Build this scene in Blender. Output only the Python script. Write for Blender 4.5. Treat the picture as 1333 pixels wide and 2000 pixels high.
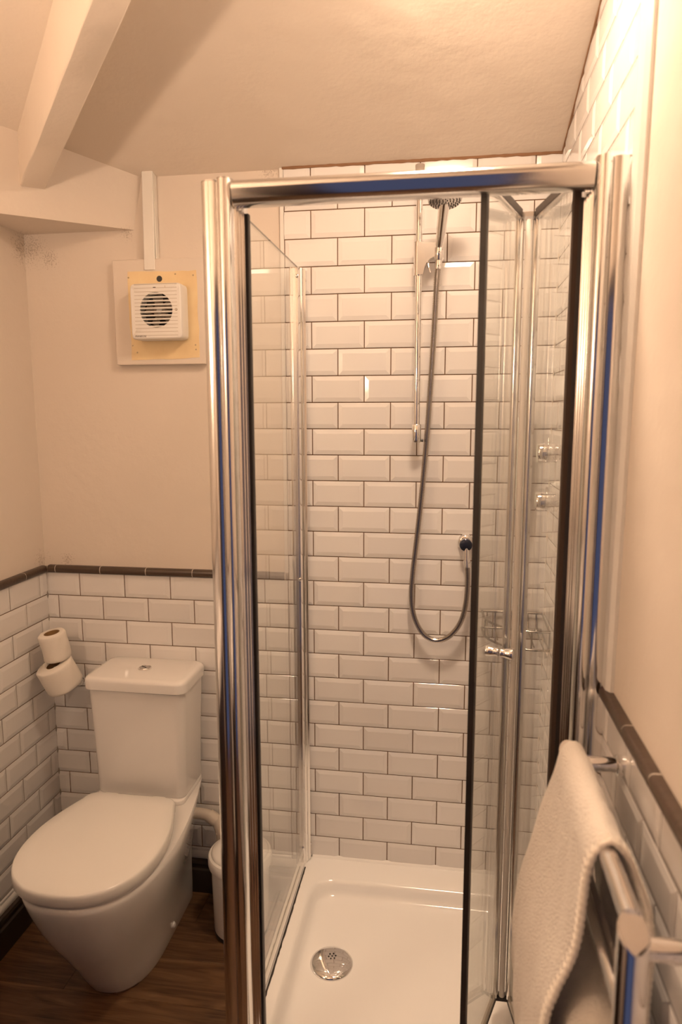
import bpy, math, random
from mathutils import Vector, Matrix
for o in list(bpy.data.objects): bpy.data.objects.remove(o)
random.seed(7)
sc = bpy.context.scene
COL = sc.collection
PI = math.pi
# ------------------------------------------------------------ camera
cam_d = bpy.data.cameras.new('camera'); cam = bpy.data.objects.new('camera', cam_d); COL.objects.link(cam)
YAW, PITCH, ROLL = 0.1524, -0.1437, -0.0022
CF = Vector((-math.sin(YAW)*math.cos(PITCH), math.cos(YAW)*math.cos(PITCH), math.sin(PITCH)))
CR = Vector((math.cos(YAW), math.sin(YAW), 0)); CU = CR.cross(CF)
R2 = CR*math.cos(ROLL)+CU*math.sin(ROLL); U2 = CU*math.cos(ROLL)-CR*math.sin(ROLL)
M = Matrix((( R2.x, U2.x, -CF.x, 0.3891), (R2.y, U2.y, -CF.y, -1.9855), (R2.z, U2.z, -CF.z, 1.5607), (0, 0, 0, 1)))
cam.matrix_world = M
cam_d.sensor_fit = 'VERTICAL'; cam_d.sensor_height = 36; cam_d.sensor_width = 24
cam_d.lens = 1342.69/2000*36
cam_d.clip_start = 0.02
cam_d.dof.use_dof = True; cam_d.dof.focus_distance = 1.98; cam_d.dof.aperture_fstop = 3.2
sc.camera = cam
# ------------------------------------------------------------ world (dim daylight of the rooms beyond the open doorway)
w = bpy.data.worlds.new('world'); sc.world = w; w.use_nodes = True
bg = w.node_tree.nodes['Background']; bg.inputs[0].default_value = (0.33, 0.38, 0.72, 1); bg.inputs[1].default_value = 0.17
# ------------------------------------------------------------ exposure
sc.view_settings.view_transform = 'Standard'; sc.view_settings.look = 'None'
sc.view_settings.exposure = 0.07; sc.view_settings.gamma = 1.0; sc.view_settings.use_curve_mapping = False
LAMP_CEIL = 92.0; LAMP_WALL = 50.0; LAMP_UP = 310.0
LIGHT_COL = (1.0, 0.725, 0.505, 1)
try:
    sc.cycles.max_bounces = 14; sc.cycles.transparent_max_bounces = 24; sc.cycles.glossy_bounces = 8
except Exception: pass

# ------------------------------------------------------------ materials
def mat(name, col, rough=.5, metal=0, coat=0, ior=1.5, spec=.5):
    m = bpy.data.materials.new(name); m.use_nodes = True
    b = m.node_tree.nodes['Principled BSDF']
    b.inputs['Base Color'].default_value = (*col, 1); b.inputs['Roughness'].default_value = rough
    b.inputs['Metallic'].default_value = metal; b.inputs['IOR'].default_value = ior
    b.inputs['Coat Weight'].default_value = coat; b.inputs['Coat Roughness'].default_value = .04
    b.inputs['Specular IOR Level'].default_value = spec
    return m
def N(m, t, **k):
    n = m.node_tree.nodes.new(t)
    for a, v in k.items():
        if a in n.inputs: n.inputs[a].default_value = v
        else: setattr(n, a, v)
    return n
def L(m, a, b): m.node_tree.links.new(a, b)
def P(m): return m.node_tree.nodes['Principled BSDF']
def coords(m, kind='Object', scale=(1, 1, 1)):
    tc = N(m, 'ShaderNodeTexCoord'); mp = N(m, 'ShaderNodeMapping'); mp.inputs['Scale'].default_value = scale
    L(m, tc.outputs[kind], mp.inputs['Vector']); return mp.outputs[0]
def bump(m, vec, scale, strength, dist=.002, detail=3, prev=None):
    n = N(m, 'ShaderNodeTexNoise'); n.inputs['Scale'].default_value = scale; n.inputs['Detail'].default_value = detail
    L(m, vec, n.inputs['Vector'])
    b = N(m, 'ShaderNodeBump'); b.inputs['Strength'].default_value = strength; b.inputs['Distance'].default_value = dist
    L(m, n.outputs[0], b.inputs['Height'])
    if prev: L(m, prev, b.inputs['Normal'])
    L(m, b.outputs[0], P(m).inputs['Normal']); return b.outputs[0]
def mixcol(m, fac, a, b):
    x = N(m, 'ShaderNodeMix'); x.data_type = 'RGBA'
    if hasattr(fac, 'links'): L(m, fac, x.inputs[0])
    else: x.inputs[0].default_value = fac
    for s, v in ((6, a), (7, b)):
        if hasattr(v, 'links'): L(m, v, x.inputs[s])
        else: x.inputs[s].default_value = (*v, 1)
    return x.outputs[2]
def math_(m, op, a, b=None, clamp=False):
    x = N(m, 'ShaderNodeMath'); x.operation = op; x.use_clamp = clamp
    for i, v in enumerate((a, b)):
        if v is None: continue
        if hasattr(v, 'links'): L(m, v, x.inputs[i])
        else: x.inputs[i].default_value = v
    return x.outputs[0]

PAINT = (.74, .655, .575)
m_paint = mat('matt_beige_paint', PAINT, .7, spec=.25)
v = coords(m_paint); n1 = bump(m_paint, v, 9, .55, .008, 5); bump(m_paint, v, 150, .2, .001, 2, n1)
# mould and scuff stains: speckles gathered around a few real spots
def add_stains(m, spots, base):
    geo = N(m, 'ShaderNodeNewGeometry')
    tot = None
    for (p, rad) in spots:
        d = N(m, 'ShaderNodeVectorMath'); d.operation = 'DISTANCE'; L(m, geo.outputs['Position'], d.inputs[0]); d.inputs[1].default_value = p
        f = math_(m, 'SUBTRACT', 1.0, math_(m, 'DIVIDE', d.outputs['Value'], rad), True)
        tot = f if tot is None else math_(m, 'MAXIMUM', tot, f)
    n = N(m, 'ShaderNodeTexNoise'); n.inputs['Scale'].default_value = 210; n.inputs['Detail'].default_value = 5
    L(m, geo.outputs['Position'], n.inputs['Vector'])
    s = math_(m, 'ADD', n.outputs[0], math_(m, 'MULTIPLY', tot, .42))
    s = math_(m, 'MULTIPLY', math_(m, 'SUBTRACT', s, .80), 3, True)
    s = math_(m, 'MULTIPLY', s, math_(m, 'MULTIPLY', tot, 1.3, True))
    col = mixcol(m, s, base, (.30, .23, .17))
    L(m, col, P(m).inputs['Base Color'])
add_stains(m_paint, [((-.86, -.01, 2.05), .14), ((-.80, 0, 1.10), .06), ((-.87, -.02, 1.10), .07), ((-.12, 0, 2.23), .07), ((-.55, 0, 2.08), .05), ((-.80, 0, 2.02), .08)], PAINT)
m_ceil = mat('matt_cream_ceiling_paint', (.78, .69, .60), .75, spec=.2)
v = coords(m_ceil); n1 = bump(m_ceil, v, 8, .6, .010, 5); bump(m_ceil, v, 110, .25, .0012, 2, n1)
m_trunk = mat('white_plastic_trunking', (.8, .77, .72), .35)
m_tile = mat('white_glazed_ceramic', (.80, .775, .76), .10, coat=.3)
oi = N(m_tile, 'ShaderNodeObjectInfo')
L(m_tile, mixcol(m_tile, oi.outputs['Random'], (.775, .745, .725), (.825, .80, .785)), P(m_tile).inputs['Base Color'])
v = coords(m_tile); bump(m_tile, v, 14, .05, .004, 1)
m_grout = mat('brown_stained_grout', (.30, .19, .12), .9)
v = coords(m_grout)
ng = N(m_grout, 'ShaderNodeTexNoise'); ng.inputs['Scale'].default_value = 6; ng.inputs['Detail'].default_value = 4; L(m_grout, v, ng.inputs['Vector'])
L(m_grout, mixcol(m_grout, ng.outputs[0], (.26, .15, .085), (.08, .038, .018)), P(m_grout).inputs['Base Color'])
m_dado = mat('dark_wood_effect_ceramic', (.10, .065, .045), .35)
v = coords(m_dado, 'Object', (4, 60, 60)); nd = N(m_dado, 'ShaderNodeTexNoise'); nd.inputs['Scale'].default_value = 3; nd.inputs['Detail'].default_value = 5; L(m_dado, v, nd.inputs['Vector'])
L(m_dado, mixcol(m_dado, nd.outputs[0], (.022, .014, .010), (.11, .07, .048)), P(m_dado).inputs['Base Color'])
m_dgrout = mat('pale_grout', (.62, .55, .48), .9)
m_white_pl = mat('white_pvc', (.80, .77, .73), .3)
m_silic = mat('grey_silicone', (.36, .32, .28), .5)
m_mould = mat('black_mouldy_silicone', (.035, .025, .02), .7)
m_chrome = mat('polished_chrome', (.86, .85, .85), .04, 1)
m_alu = mat('bright_polished_aluminium', (.84, .83, .82), .13, 1)
v = coords(m_alu, 'Object', (1, 1, .004)); bump(m_alu, v, 500, .03, .0004, 1)
m_seal = mat('black_rubber_seal', (.018, .014, .012), .45)
m_brseal = mat('brown_pile_seal', (.05, .03, .02), .9)
m_clearseal = mat('clear_plastic_seal', (.45, .40, .34), .25)
m_ceram = mat('white_sanitary_ceramic', (.80, .77, .745), .07, coat=.4)
m_seat = mat('white_duroplast', (.80, .77, .73), .16)
m_tray = mat('white_acrylic', (.92, .90, .875), .12, coat=.2)
m_fan = mat('white_fan_plastic', (.80, .77, .73), .35)
m_fandark = mat('dark_fan_recess', (.03, .02, .015), .8)
m_fanblade = mat('grey_fan_plastic', (.34, .27, .21), .5)
m_yellow = mat('yellowed_old_paint', (.80, .62, .34), .6)
v = coords(m_yellow); ny = N(m_yellow, 'ShaderNodeTexNoise'); ny.inputs['Scale'].default_value = 14; ny.inputs['Detail'].default_value = 5; L(m_yellow, v, ny.inputs['Vector'])
L(m_yellow, mixcol(m_yellow, ny.outputs[0], (.72, .52, .27), (.90, .74, .46)), P(m_yellow).inputs['Base Color']); bump(m_yellow, v, 30, .4, .003)
m_ink = mat('dark_print', (.06, .045, .04), .5)
m_paper = mat('white_toilet_paper', (.82, .76, .69), .95, spec=.1)
v = coords(m_paper); n1 = bump(m_paper, v, 45, .35, .003, 3); bump(m_paper, v, 700, .3, .0006, 1, n1)
m_card = mat('brown_cardboard', (.30, .17, .07), .9)
m_binwhite = mat('white_enamel', (.80, .77, .74), .2)
m_black = mat('black_plastic', (.015, .014, .014), .4)
m_skirt = mat('dark_brown_skirting_paint', (.035, .022, .014), .35)
m_pipe = mat('white_painted_pipe', (.66, .58, .50), .45)
m_disp = mat('white_dispenser_plastic', (.72, .76, .68), .3)
m_dispgrey = mat('grey_pump_plastic', (.35, .33, .31), .3)
m_rubber = mat('grey_rubber_nozzles', (.07, .06, .055), .7)
m_plate = mat('satin_chrome_face', (.62, .60, .58), .25, 1)
m_blueb = mat('blue_black_gloss_cap', (.03, .035, .06), .08, .6)
m_oldmetal = mat('mottled_zinc_screw', (.42, .33, .22), .45, .8)
# wood planks
m_wood = mat('brown_oak_effect_vinyl', (.22, .12, .06), .38)
tc = N(m_wood, 'ShaderNodeNewGeometry'); oi = N(m_wood, 'ShaderNodeObjectInfo')
cmb = N(m_wood, 'ShaderNodeCombineXYZ'); L(m_wood, math_(m_wood, 'MULTIPLY', oi.outputs['Random'], 13.7), cmb.inputs[0]); L(m_wood, math_(m_wood, 'MULTIPLY', oi.outputs['Random'], 5.1), cmb.inputs[2])
add = N(m_wood, 'ShaderNodeVectorMath'); add.operation = 'ADD'; L(m_wood, tc.outputs['Position'], add.inputs[0]); L(m_wood, cmb.outputs[0], add.inputs[1])
mp = N(m_wood, 'ShaderNodeMapping'); mp.inputs['Scale'].default_value = (1.6, 13, 1); L(m_wood, add.outputs[0], mp.inputs['Vector'])
na = N(m_wood, 'ShaderNodeTexNoise'); na.inputs['Scale'].default_value = 2.2; na.inputs['Detail'].default_value = 7; na.inputs['Distortion'].default_value = 1.6; L(m_wood, mp.outputs[0], na.inputs['Vector'])
mp2 = N(m_wood, 'ShaderNodeMapping'); mp2.inputs['Scale'].default_value = (4, 120, 1); L(m_wood, add.outputs[0], mp2.inputs['Vector'])
nb = N(m_wood, 'ShaderNodeTexNoise'); nb.inputs['Scale'].default_value = 2; nb.inputs['Detail'].default_value = 4; L(m_wood, mp2.outputs[0], nb.inputs['Vector'])
rp = N(m_wood, 'ShaderNodeValToRGB'); e = rp.color_ramp.elements
e[0].position = .28; e[0].color = (.040, .018, .007, 1); e[1].position = .74; e[1].color = (.23, .125, .06, 1)
ex = e.new(.5); ex.color = (.125, .062, .027, 1)
L(m_wood, na.outputs[0], rp.inputs[0])
L(m_wood, mixcol(m_wood, math_(m_wood, 'MULTIPLY', math_(m_wood, 'SUBTRACT', nb.outputs[0], .45), 2.2, True), rp.outputs[0], (.17, .095, .047)), P(m_wood).inputs['Base Color'])
bmp = N(m_wood, 'ShaderNodeBump'); bmp.inputs['Strength'].default_value = .12; bmp.inputs['Distance'].default_value = .001; L(m_wood, nb.outputs[0], bmp.inputs['Height']); L(m_wood, bmp.outputs[0], P(m_wood).inputs['Normal'])
# towel
m_towel = mat('cream_terry_cotton', (.80, .74, .67), 1.0, spec=.05)
P(m_towel).inputs['Sheen Weight'].default_value = .35; P(m_towel).inputs['Sheen Roughness'].default_value = .5
v = coords(m_towel); n1 = bump(m_towel, v, 22, .5, .008, 3); bump(m_towel, v, 330, 1.0, .004, 3, n1)
m_stitch = mat('cream_overlock_thread', (.84, .77, .68), .9)
# glass
def glass(name, tint, ior=1.5):
    m = bpy.data.materials.new(name); m.use_nodes = True; nt = m.node_tree; nt.nodes.clear()
    out = nt.nodes.new('ShaderNodeOutputMaterial'); mx = nt.nodes.new('ShaderNodeMixShader')
    tr = nt.nodes.new('ShaderNodeBsdfTransparent'); tr.inputs[0].default_value = (*tint, 1)
    gl = nt.nodes.new('ShaderNodeBsdfGlossy'); gl.inputs['Roughness'].default_value = 0.0; gl.inputs[0].default_value = (1, 1, 1, 1)
    fr = nt.nodes.new('ShaderNodeFresnel'); geo = nt.nodes.new('ShaderNodeNewGeometry')
    mr = nt.nodes.new('ShaderNodeMapRange'); mr.inputs['To Min'].default_value = ior; mr.inputs['To Max'].default_value = 1/ior
    L(m, geo.outputs['Backfacing'], mr.inputs['Value']); L(m, mr.outputs[0], fr.inputs['IOR'])
    L(m, fr.outputs[0], mx.inputs[0]); L(m, tr.outputs[0], mx.inputs[1]); L(m, gl.outputs[0], mx.inputs[2]); L(m, mx.outputs[0], out.inputs[0])
    return m
m_glass = glass('clear_toughened_glass', (.965, .975, .965))
m_gedge = mat('green_grey_glass_edge', (.10, .10, .08), .15)
def emis(name, col, s):
    m = bpy.data.materials.new(name); m.use_nodes = True; b = P(m)
    b.inputs['Base Color'].default_value = (.8, .8, .8, 1); b.inputs['Emission Color'].default_value = col; b.inputs['Emission Strength'].default_value = s
    return m
m_lampc = emis('lit_opal_shade', LIGHT_COL, LAMP_CEIL)
m_lampu = emis('lit_lamp_opening', LIGHT_COL, LAMP_UP)
m_lampw = emis('lit_frosted_wall_shade', LIGHT_COL, LAMP_WALL)

# ------------------------------------------------------------ mesh helpers
class MB:
    def __init__(s): s.v = []; s.f = []; s.mi = []
    def add(s, vs, fs, mi=0):
        o = len(s.v); s.v += [tuple(a) for a in vs]; s.f += [tuple(i+o for i in f) for f in fs]; s.mi += [mi]*len(fs); return s
    def box(s, x0, x1, y0, y1, z0, z1, mi=0):
        vs = [(x, y, z) for z in (z0, z1) for y in (y0, y1) for x in (x0, x1)]
        return s.add(vs, [(0, 2, 3, 1), (4, 5, 7, 6), (0, 1, 5, 4), (2, 6, 7, 3), (0, 4, 6, 2), (1, 3, 7, 5)], mi)
    def bbox(s, x0, x1, y0, y1, z0, z1, b=.002, mi=0):
        # bevelled box: three nested extents
        vs = []; 
        for (x, sx) in ((x0, -1), (x1, 1)):
            for (y, sy) in ((y0, -1), (y1, 1)):
                for (z, sz) in ((z0, -1), (z1, 1)):
                    vs += [(x, y-sy*b, z-sz*b), (x-sx*b, y, z-sz*b), (x-sx*b, y-sy*b, z)]
        def c(i, j, k): return (i*4+j*2+k)*3
        F = []
        for a in (0, 1):
            q = [c(a, 0, 0), c(a, 1, 0), c(a, 1, 1), c(a, 0, 1)]; F.append(q if a else q[::-1])
            q = [c(0, a, 0)+1, c(0, a, 1)+1, c(1, a, 1)+1, c(1, a, 0)+1]; F.append(q if a else q[::-1])
            q = [c(0, 0, a)+2, c(1, 0, a)+2, c(1, 1, a)+2, c(0, 1, a)+2]; F.append(q if a else q[::-1])
        for a in (0, 1):
            for d in (0, 1):
                q = [c(a, d, 0), c(a, d, 1), c(a, d, 1)+1, c(a, d, 0)+1]; F.append(q if a != d else q[::-1])
                q = [c(a, 0, d)+2, c(a, 1, d)+2, c(a, 1, d), c(a, 0, d)]; F.append(q if a != d else q[::-1])
                q = [c(0, a, d)+1, c(1, a, d)+1, c(1, a, d)+2, c(0, a, d)+2]; F.append(q if a != d else q[::-1])
        for i in (0, 1):
            for j in (0, 1):
                for k in (0, 1):
                    q = [c(i, j, k), c(i, j, k)+1, c(i, j, k)+2]; F.append(q if (i+j+k) % 2 else q[::-1])
        return s.add(vs, F, mi)
    def rings(s, rs, closed=True, cap0=True, cap1=True, mi=0):
        n = len(rs[0]); o = []; 
        for r in rs: o += list(r)
        F = []
        for i in range(len(rs)-1):
            for j in range(n if closed else n-1):
                a = i*n+j; b = i*n+(j+1) % n; F.append((a, b, b+n, a+n))
        if cap0: F.append(tuple(range(n))[::-1])
        if cap1: F.append(tuple(range((len(rs)-1)*n, len(rs)*n)))
        return s.add(o, F, mi)
    def tube(s, pts, r, n=12, cap=True, mi=0):
        pts = [Vector(p) for p in pts]; rs = []
        up = None
        for i, p in enumerate(pts):
            t = (pts[min(i+1, len(pts)-1)]-pts[max(i-1, 0)]).normalized()
            if up is None:
                up = Vector((0, 0, 1)) if abs(t.z) < .9 else Vector((1, 0, 0))
            u = (up-t*up.dot(t)).normalized(); w_ = t.cross(u); up = u
            rr = r[i] if isinstance(r, (list, tuple)) else r
            rs.append([p+u*math.cos(a)*rr+w_*math.sin(a)*rr for a in [2*PI*k/n for k in range(n)]])
        return s.rings(rs, True, cap, cap, mi)
    def lathe(s, prof, origin=(0, 0, 0), axis=(0, 0, 1), n=32, mi=0):
        # prof: (radius, height along axis)
        a = Vector(axis).normalized(); u = a.orthogonal().normalized(); w_ = a.cross(u); o = Vector(origin)
        rs = [[o+a*h+(u*math.cos(t)+w_*math.sin(t))*max(r, 1e-5) for t in [2*PI*k/n for k in range(n)]] for r, h in prof]
        return s.rings(rs, True, True, True, mi)
    def prism(s, poly, lo, hi, axis='z', mi=0):
        # poly (a,b) extruded; axis z: (x,y); axis x: (y,z)
        f = {'z': lambda a, b, t: (a, b, t), 'x': lambda a, b, t: (t, a, b), 'y': lambda a, b, t: (b, t, a)}[axis]
        return s.rings([[f(a, b, lo) for a, b in poly], [f(a, b, hi) for a, b in poly]], True, True, True, mi)
    def build(s, name, ms, parent=None, smooth=None, loc=None, mw=None):
        me = bpy.data.meshes.new(name); me.from_pydata(s.v, [], s.f)
        ms = ms if isinstance(ms, (list, tuple)) else [ms]
        for m in ms: me.materials.append(m)
        if len(ms) > 1: me.polygons.foreach_set('material_index', s.mi)
        me.validate(); me.update()
        import bmesh
        bm = bmesh.new(); bm.from_mesh(me); bmesh.ops.recalc_face_normals(bm, faces=bm.faces); bm.to_mesh(me); bm.free()
        if smooth is not None:
            me.polygons.foreach_set('use_smooth', [True]*len(me.polygons)); me.set_sharp_from_angle(angle=math.radians(smooth))
        o = bpy.data.objects.new(name, me); COL.objects.link(o)
        if parent: o.parent = parent; o.matrix_parent_inverse = parent.matrix_world.inverted() if False else Matrix.Translation(-Vector(parent['_w']))
        o['_w'] = (0.0, 0.0, 0.0)
        return o
def empty(name, loc=(0, 0, 0)):
    o = bpy.data.objects.new(name, None); COL.objects.link(o); o.location = loc; o.empty_display_size = .05
    o['_w'] = tuple(float(a) for a in loc); return o
def tag(o, label=None, cat=None, group=None, kind=None):
    for k, v_ in (('label', label), ('category', cat), ('group', group), ('kind', kind)):
        if v_: o[k] = v_
    return o
def thing(name, loc, label, cat, group=None): return tag(empty(name, loc), label, cat, group)
def struct(name, mb, m, label=None, smooth=None):
    o = mb.build(name, m, None, smooth); o['kind'] = 'structure'
    if label: o['label'] = label
    return o

# ------------------------------------------------------------ room dimensions
XL, XR = -.874, .677          # tile faces of the side walls
YF = -2.45                    # front wall behind the camera
PV, PH = .0758, .152          # tile pitch
TD = .005                     # tile bed depth
def zr(r): return 2.12-PV*r
def ceilz(y): return min(2.235-.305*y, 2.60)
DADO0, DADO1 = 1.0575, 1.0815

# ------------------------------------------------------------ structure
wb = struct('wall_back', MB().box(XL-.1, XR+.1, TD, .12, 0, 2.75), m_paint, 'plastered back wall with white metro tiles below and in the shower')
wl = struct('wall_left', MB().box(XL-.12, XL-TD, YF, TD, 0, 2.75), m_paint, 'left wall, beige plaster above white bevelled tiles')
wr = struct('wall_right', MB().box(XR+TD, XR+.12, YF, TD, 0, 2.75), m_paint, 'right wall, fully tiled in the shower and half tiled beside the towel rail')
f = MB(); DX0, DX1, DZ = -.17, .655, 2.02
f.box(XL-.1, DX0, YF-.1, YF, 0, 2.75); f.box(DX1, XR+.1, YF-.1, YF, 0, 2.75); f.box(DX0, DX1, YF-.1, YF, DZ, 2.75)
struct('wall_front', f, m_paint, 'front wall behind the viewpoint with an open doorway')
m_frame = mat('dark_stained_door_frame', (.035, .022, .016), .4)
f = MB()
for a, b in ((DX0-.085, DX0+.012), (DX1-.012, XR+TD)): f.box(a, b, YF-.11, YF+.018, 0, DZ-.012)
f.box(DX0-.085, XR+TD, YF-.11, YF+.018, DZ-.012, DZ+.085)
dr1 = struct('door_1', f, m_frame, 'dark stained frame of the open doorway behind the viewpoint')
MB().bbox(DX0-.30, DX0-.02, YF+.02, YF+.06, .01, 1.99, .003).build('door_leaf', m_frame, dr1)
# ceiling: slope then flat
c = MB(); yk = -(2.60-2.235)/.305
prof = [(TD+.1, ceilz(0)-.0305), (0, ceilz(0)), (yk, 2.60), (YF-.1, 2.60), (YF-.1, 2.8), (TD+.1, 2.8)]
c.prism(prof, XL-.1, XR+.1, 'x'); struct('ceiling', c, m_ceil, 'sloping cream painted plaster ceiling')
# floor + planks
fl = struct('floor', MB().box(XL-.1, XR+.1, YF-.1, .1, -.08, -.004), m_grout, 'brown wood plank vinyl floor')
pw = .148; y = .0; k = 0
while y > YF:
    off = [(-.35), .21, -.62, .05, -.18][k % 5]; xs = [XL-.02]
    x = off
    while x > XL: x -= 1.2
    x += 1.2
    while x < XR: xs.append(x); x += 1.2
    xs.append(XR+.02)
    for a, b in zip(xs[:-1], xs[1:]):
        m_ = MB().bbox(a+.0003, b-.0003, y-pw+.0003, y-.0003, -.006, 0, .0008)
        m_.build('plank', m_wood, fl)
    y -= pw; k += 1

# bulkhead (boxed-in diagonal plaster) and rafter
b = MB(); zb = 2.09
p0 = Vector((-.528, TD, zb)); p1 = Vector((XL-TD, -.268, zb)); lean = Vector((.034, 0, .16))
nf = (p1-p0).cross(lean)
def face_top(x):
    # where the face plane meets the sloping ceiling, at given x
    y_ = 0.0
    for _ in range(30):
        z_ = ceilz(y_)+.012; y_ = p0.y-(nf.x*(x-p0.x)+nf.z*(z_-zb))/nf.y
    return (x, y_, ceilz(y_)+.012)
xr_ = p0.x+lean.x*(ceilz(0)+.012-zb)/.16
xs_ = [p0.x+(p1.x-p0.x)*k_/8 for k_ in range(9)]; xt_ = [xr_+(p1.x-xr_)*k_/8 for k_ in range(9)]
lo_ = [p0.lerp(p1, k_/8) for k_ in range(9)]; hi_ = [face_top(x) for x in xt_]
hi_[0] = (xr_, TD, ceilz(0)+.012)
vs = [tuple(v_) for v_ in lo_]+hi_+[(XL-TD, TD, zb), (XL-TD, TD, 2.45)]
F_ = [(k_, k_+1, k_+10, k_+9) for k_ in range(8)]
F_ += [tuple([0, 18]+list(range(8, 0, -1))), tuple(list(range(9, 18))+[19]), (0, 9, 19, 18), (8, 18, 19, 17)]
b.add(vs, F_)
struct('trim_1', b, m_paint, 'angled plaster bulkhead in the upper left corner, above the dado wall')
A = Vector((-.831, -.107, 2.148)); B = Vector((-.244, -.744, 2.279)); d = (B-A)
wv = Vector((.345, .318, 0)).normalized()*.064
P0 = A-d*.12; P1 = A+d*2.55; rb = []
rnd = random.Random(3)
for t in [i/26 for i in range(27)]:
    p = P0.lerp(P1, t); j = lambda: rnd.uniform(-.0012, .0012)
    top = max(ceilz(p.y), p.z+.05)+.05
    rb.append([p+Vector((j(), j(), j()+.003)), p+wv*.05+Vector((0, 0, j())), p+wv*.95+Vector((j(), j(), j())), p+wv+Vector((0, 0, .004+j())), Vector((p.x+wv.x, p.y+wv.y, top)), Vector((p.x, p.y, top))])
struct('trim_2', MB().rings(rb), m_ceil, 'white painted roof beam crossing the upper left corner', 40)

# ------------------------------------------------------------ wall tiles
TM = {}
BW, BH, EH = .0125, .0023, .005
def tile_mesh(w_, h, cl, cr, cb, ct):
    key = (round(w_, 4), round(h, 4), cl, cr, cb, ct)
    if key in TM: return TM[key]
    x0, x1, y0, y1 = -w_/2, w_/2, -h/2, h/2
    bw = min(BW, h*.3, w_*.45)
    ix0 = x0+(0 if cl else bw); ix1 = x1-(0 if cr else bw); iy0 = y0+(0 if cb else bw); iy1 = y1-(0 if ct else bw)
    # edge height at a cut side stays at full height
    q = .0006
    vs = [(x0, y0, 0), (x1, y0, 0), (x1, y1, 0), (x0, y1, 0),
          (x0, y0, EH-q), (x1, y0, EH-q), (x1, y1, EH-q), (x0, y1, EH-q),
          (x0+q, y0+q, EH), (x1-q, y0+q, EH), (x1-q, y1-q, EH), (x0+q, y1-q, EH),
          (ix0, iy0, EH+BH), (ix1, iy0, EH+BH), (ix1, iy1, EH+BH), (ix0, iy1, EH+BH)]
    F = [(12, 13, 14, 15)]
    for a in (0, 4, 8):
        for i in range(4):
            j = (i+1) % 4; F.append((a+i, a+j, a+4+j, a+4+i))
    me = bpy.data.meshes.new('tile'); me.from_pydata(vs, [], F); me.materials.append(m_tile); me.update(); TM[key] = me
    return me
G = .0027
rt = random.Random(11)
def tiles(parent, side, u0, u1, z0, z1, offE, rot, place, flip, top=None, rows=range(-8, 30)):
    cnt = 0
    for r in rows:
        za, zb_ = zr(r+1)+G/2, zr(r)-G/2
        ca, cb_ = za < z0, zb_ > z1
        za, zb_ = max(za, z0), min(zb_, z1)
        if zb_-za < .008: continue
        off = offE+(PH/2 if r % 2 else 0)
        k0 = math.floor((u0-off)/PH)-1
        for k in range(k0, k0+60):
            a, b_ = off+k*PH+G/2, off+(k+1)*PH-G/2
            if b_ < u0+.006 or a > u1-.006: continue
            cl, cr = a < u0, b_ > u1
            a, b_ = max(a, u0), min(b_, u1)
            if top and za > top(a, b_): continue
            if flip: cl, cr = cr, cl
            me = tile_mesh(b_-a, zb_-za, cl, cr, ca, cb_)
            o = bpy.data.objects.new('tile', me); COL.objects.link(o); o.parent = parent
            o.location = place((a+b_)/2, (za+zb_)/2)
            o.rotation_euler = (rot[0]+rt.gauss(0, .0016), rt.gauss(0, .001), rot[2]+rt.gauss(0, .0016))
            cnt += 1
    return cnt
H = PI/2
XTRIM = -.080
# back wall: wainscot left of the trim, full height inside the shower
nb_ = tiles(wb, 'b', XL, XTRIM, .137, DADO0-.001, 0, (H, 0, 0), lambda u, z: (u, TD, z), False)
nb2 = tiles(wb, 'b', XTRIM+.004, XR, .150, 2.236, 0, (H, 0, 0), lambda u, z: (u, TD, z), False)
nl = tiles(wl, 'l', 0, 1.25, .137, DADO0-.001, .0379, (H, 0, H), lambda u, z: (XL-TD, -u, z), True)
nr = tiles(wr, 'r', 0, .774, .150, 2.60, .03, (H, 0, -H), lambda u, z: (XR+TD, -u, z), False, top=lambda a, b_: ceilz(-b_))
nr2 = tiles(wr, 'r', .774, 1.55, .137, DADO0-.001, .03, (H, 0, -H), lambda u, z: (XR+TD, -u, z), False)
print('TILES', nb_, nb2, nl, nr, nr2)
gd = .0032
MB().box(XL-TD, XTRIM, TD-gd, TD+.001, .137, DADO0).box(XTRIM, XR+TD, TD-gd, TD+.001, .12, 2.24).build('grout', m_grout, wb)
MB().box(XL-TD-.001, XL-TD+gd, -1.25, TD, .137, DADO0).build('grout', m_grout, wl)
MB().box(XR+TD-gd, XR+TD+.001, -.80, TD, .12, 2.60).box(XR+TD-gd, XR+TD+.001, -1.55, -.80, .137, DADO0).build('grout', m_grout, wr)
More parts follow.
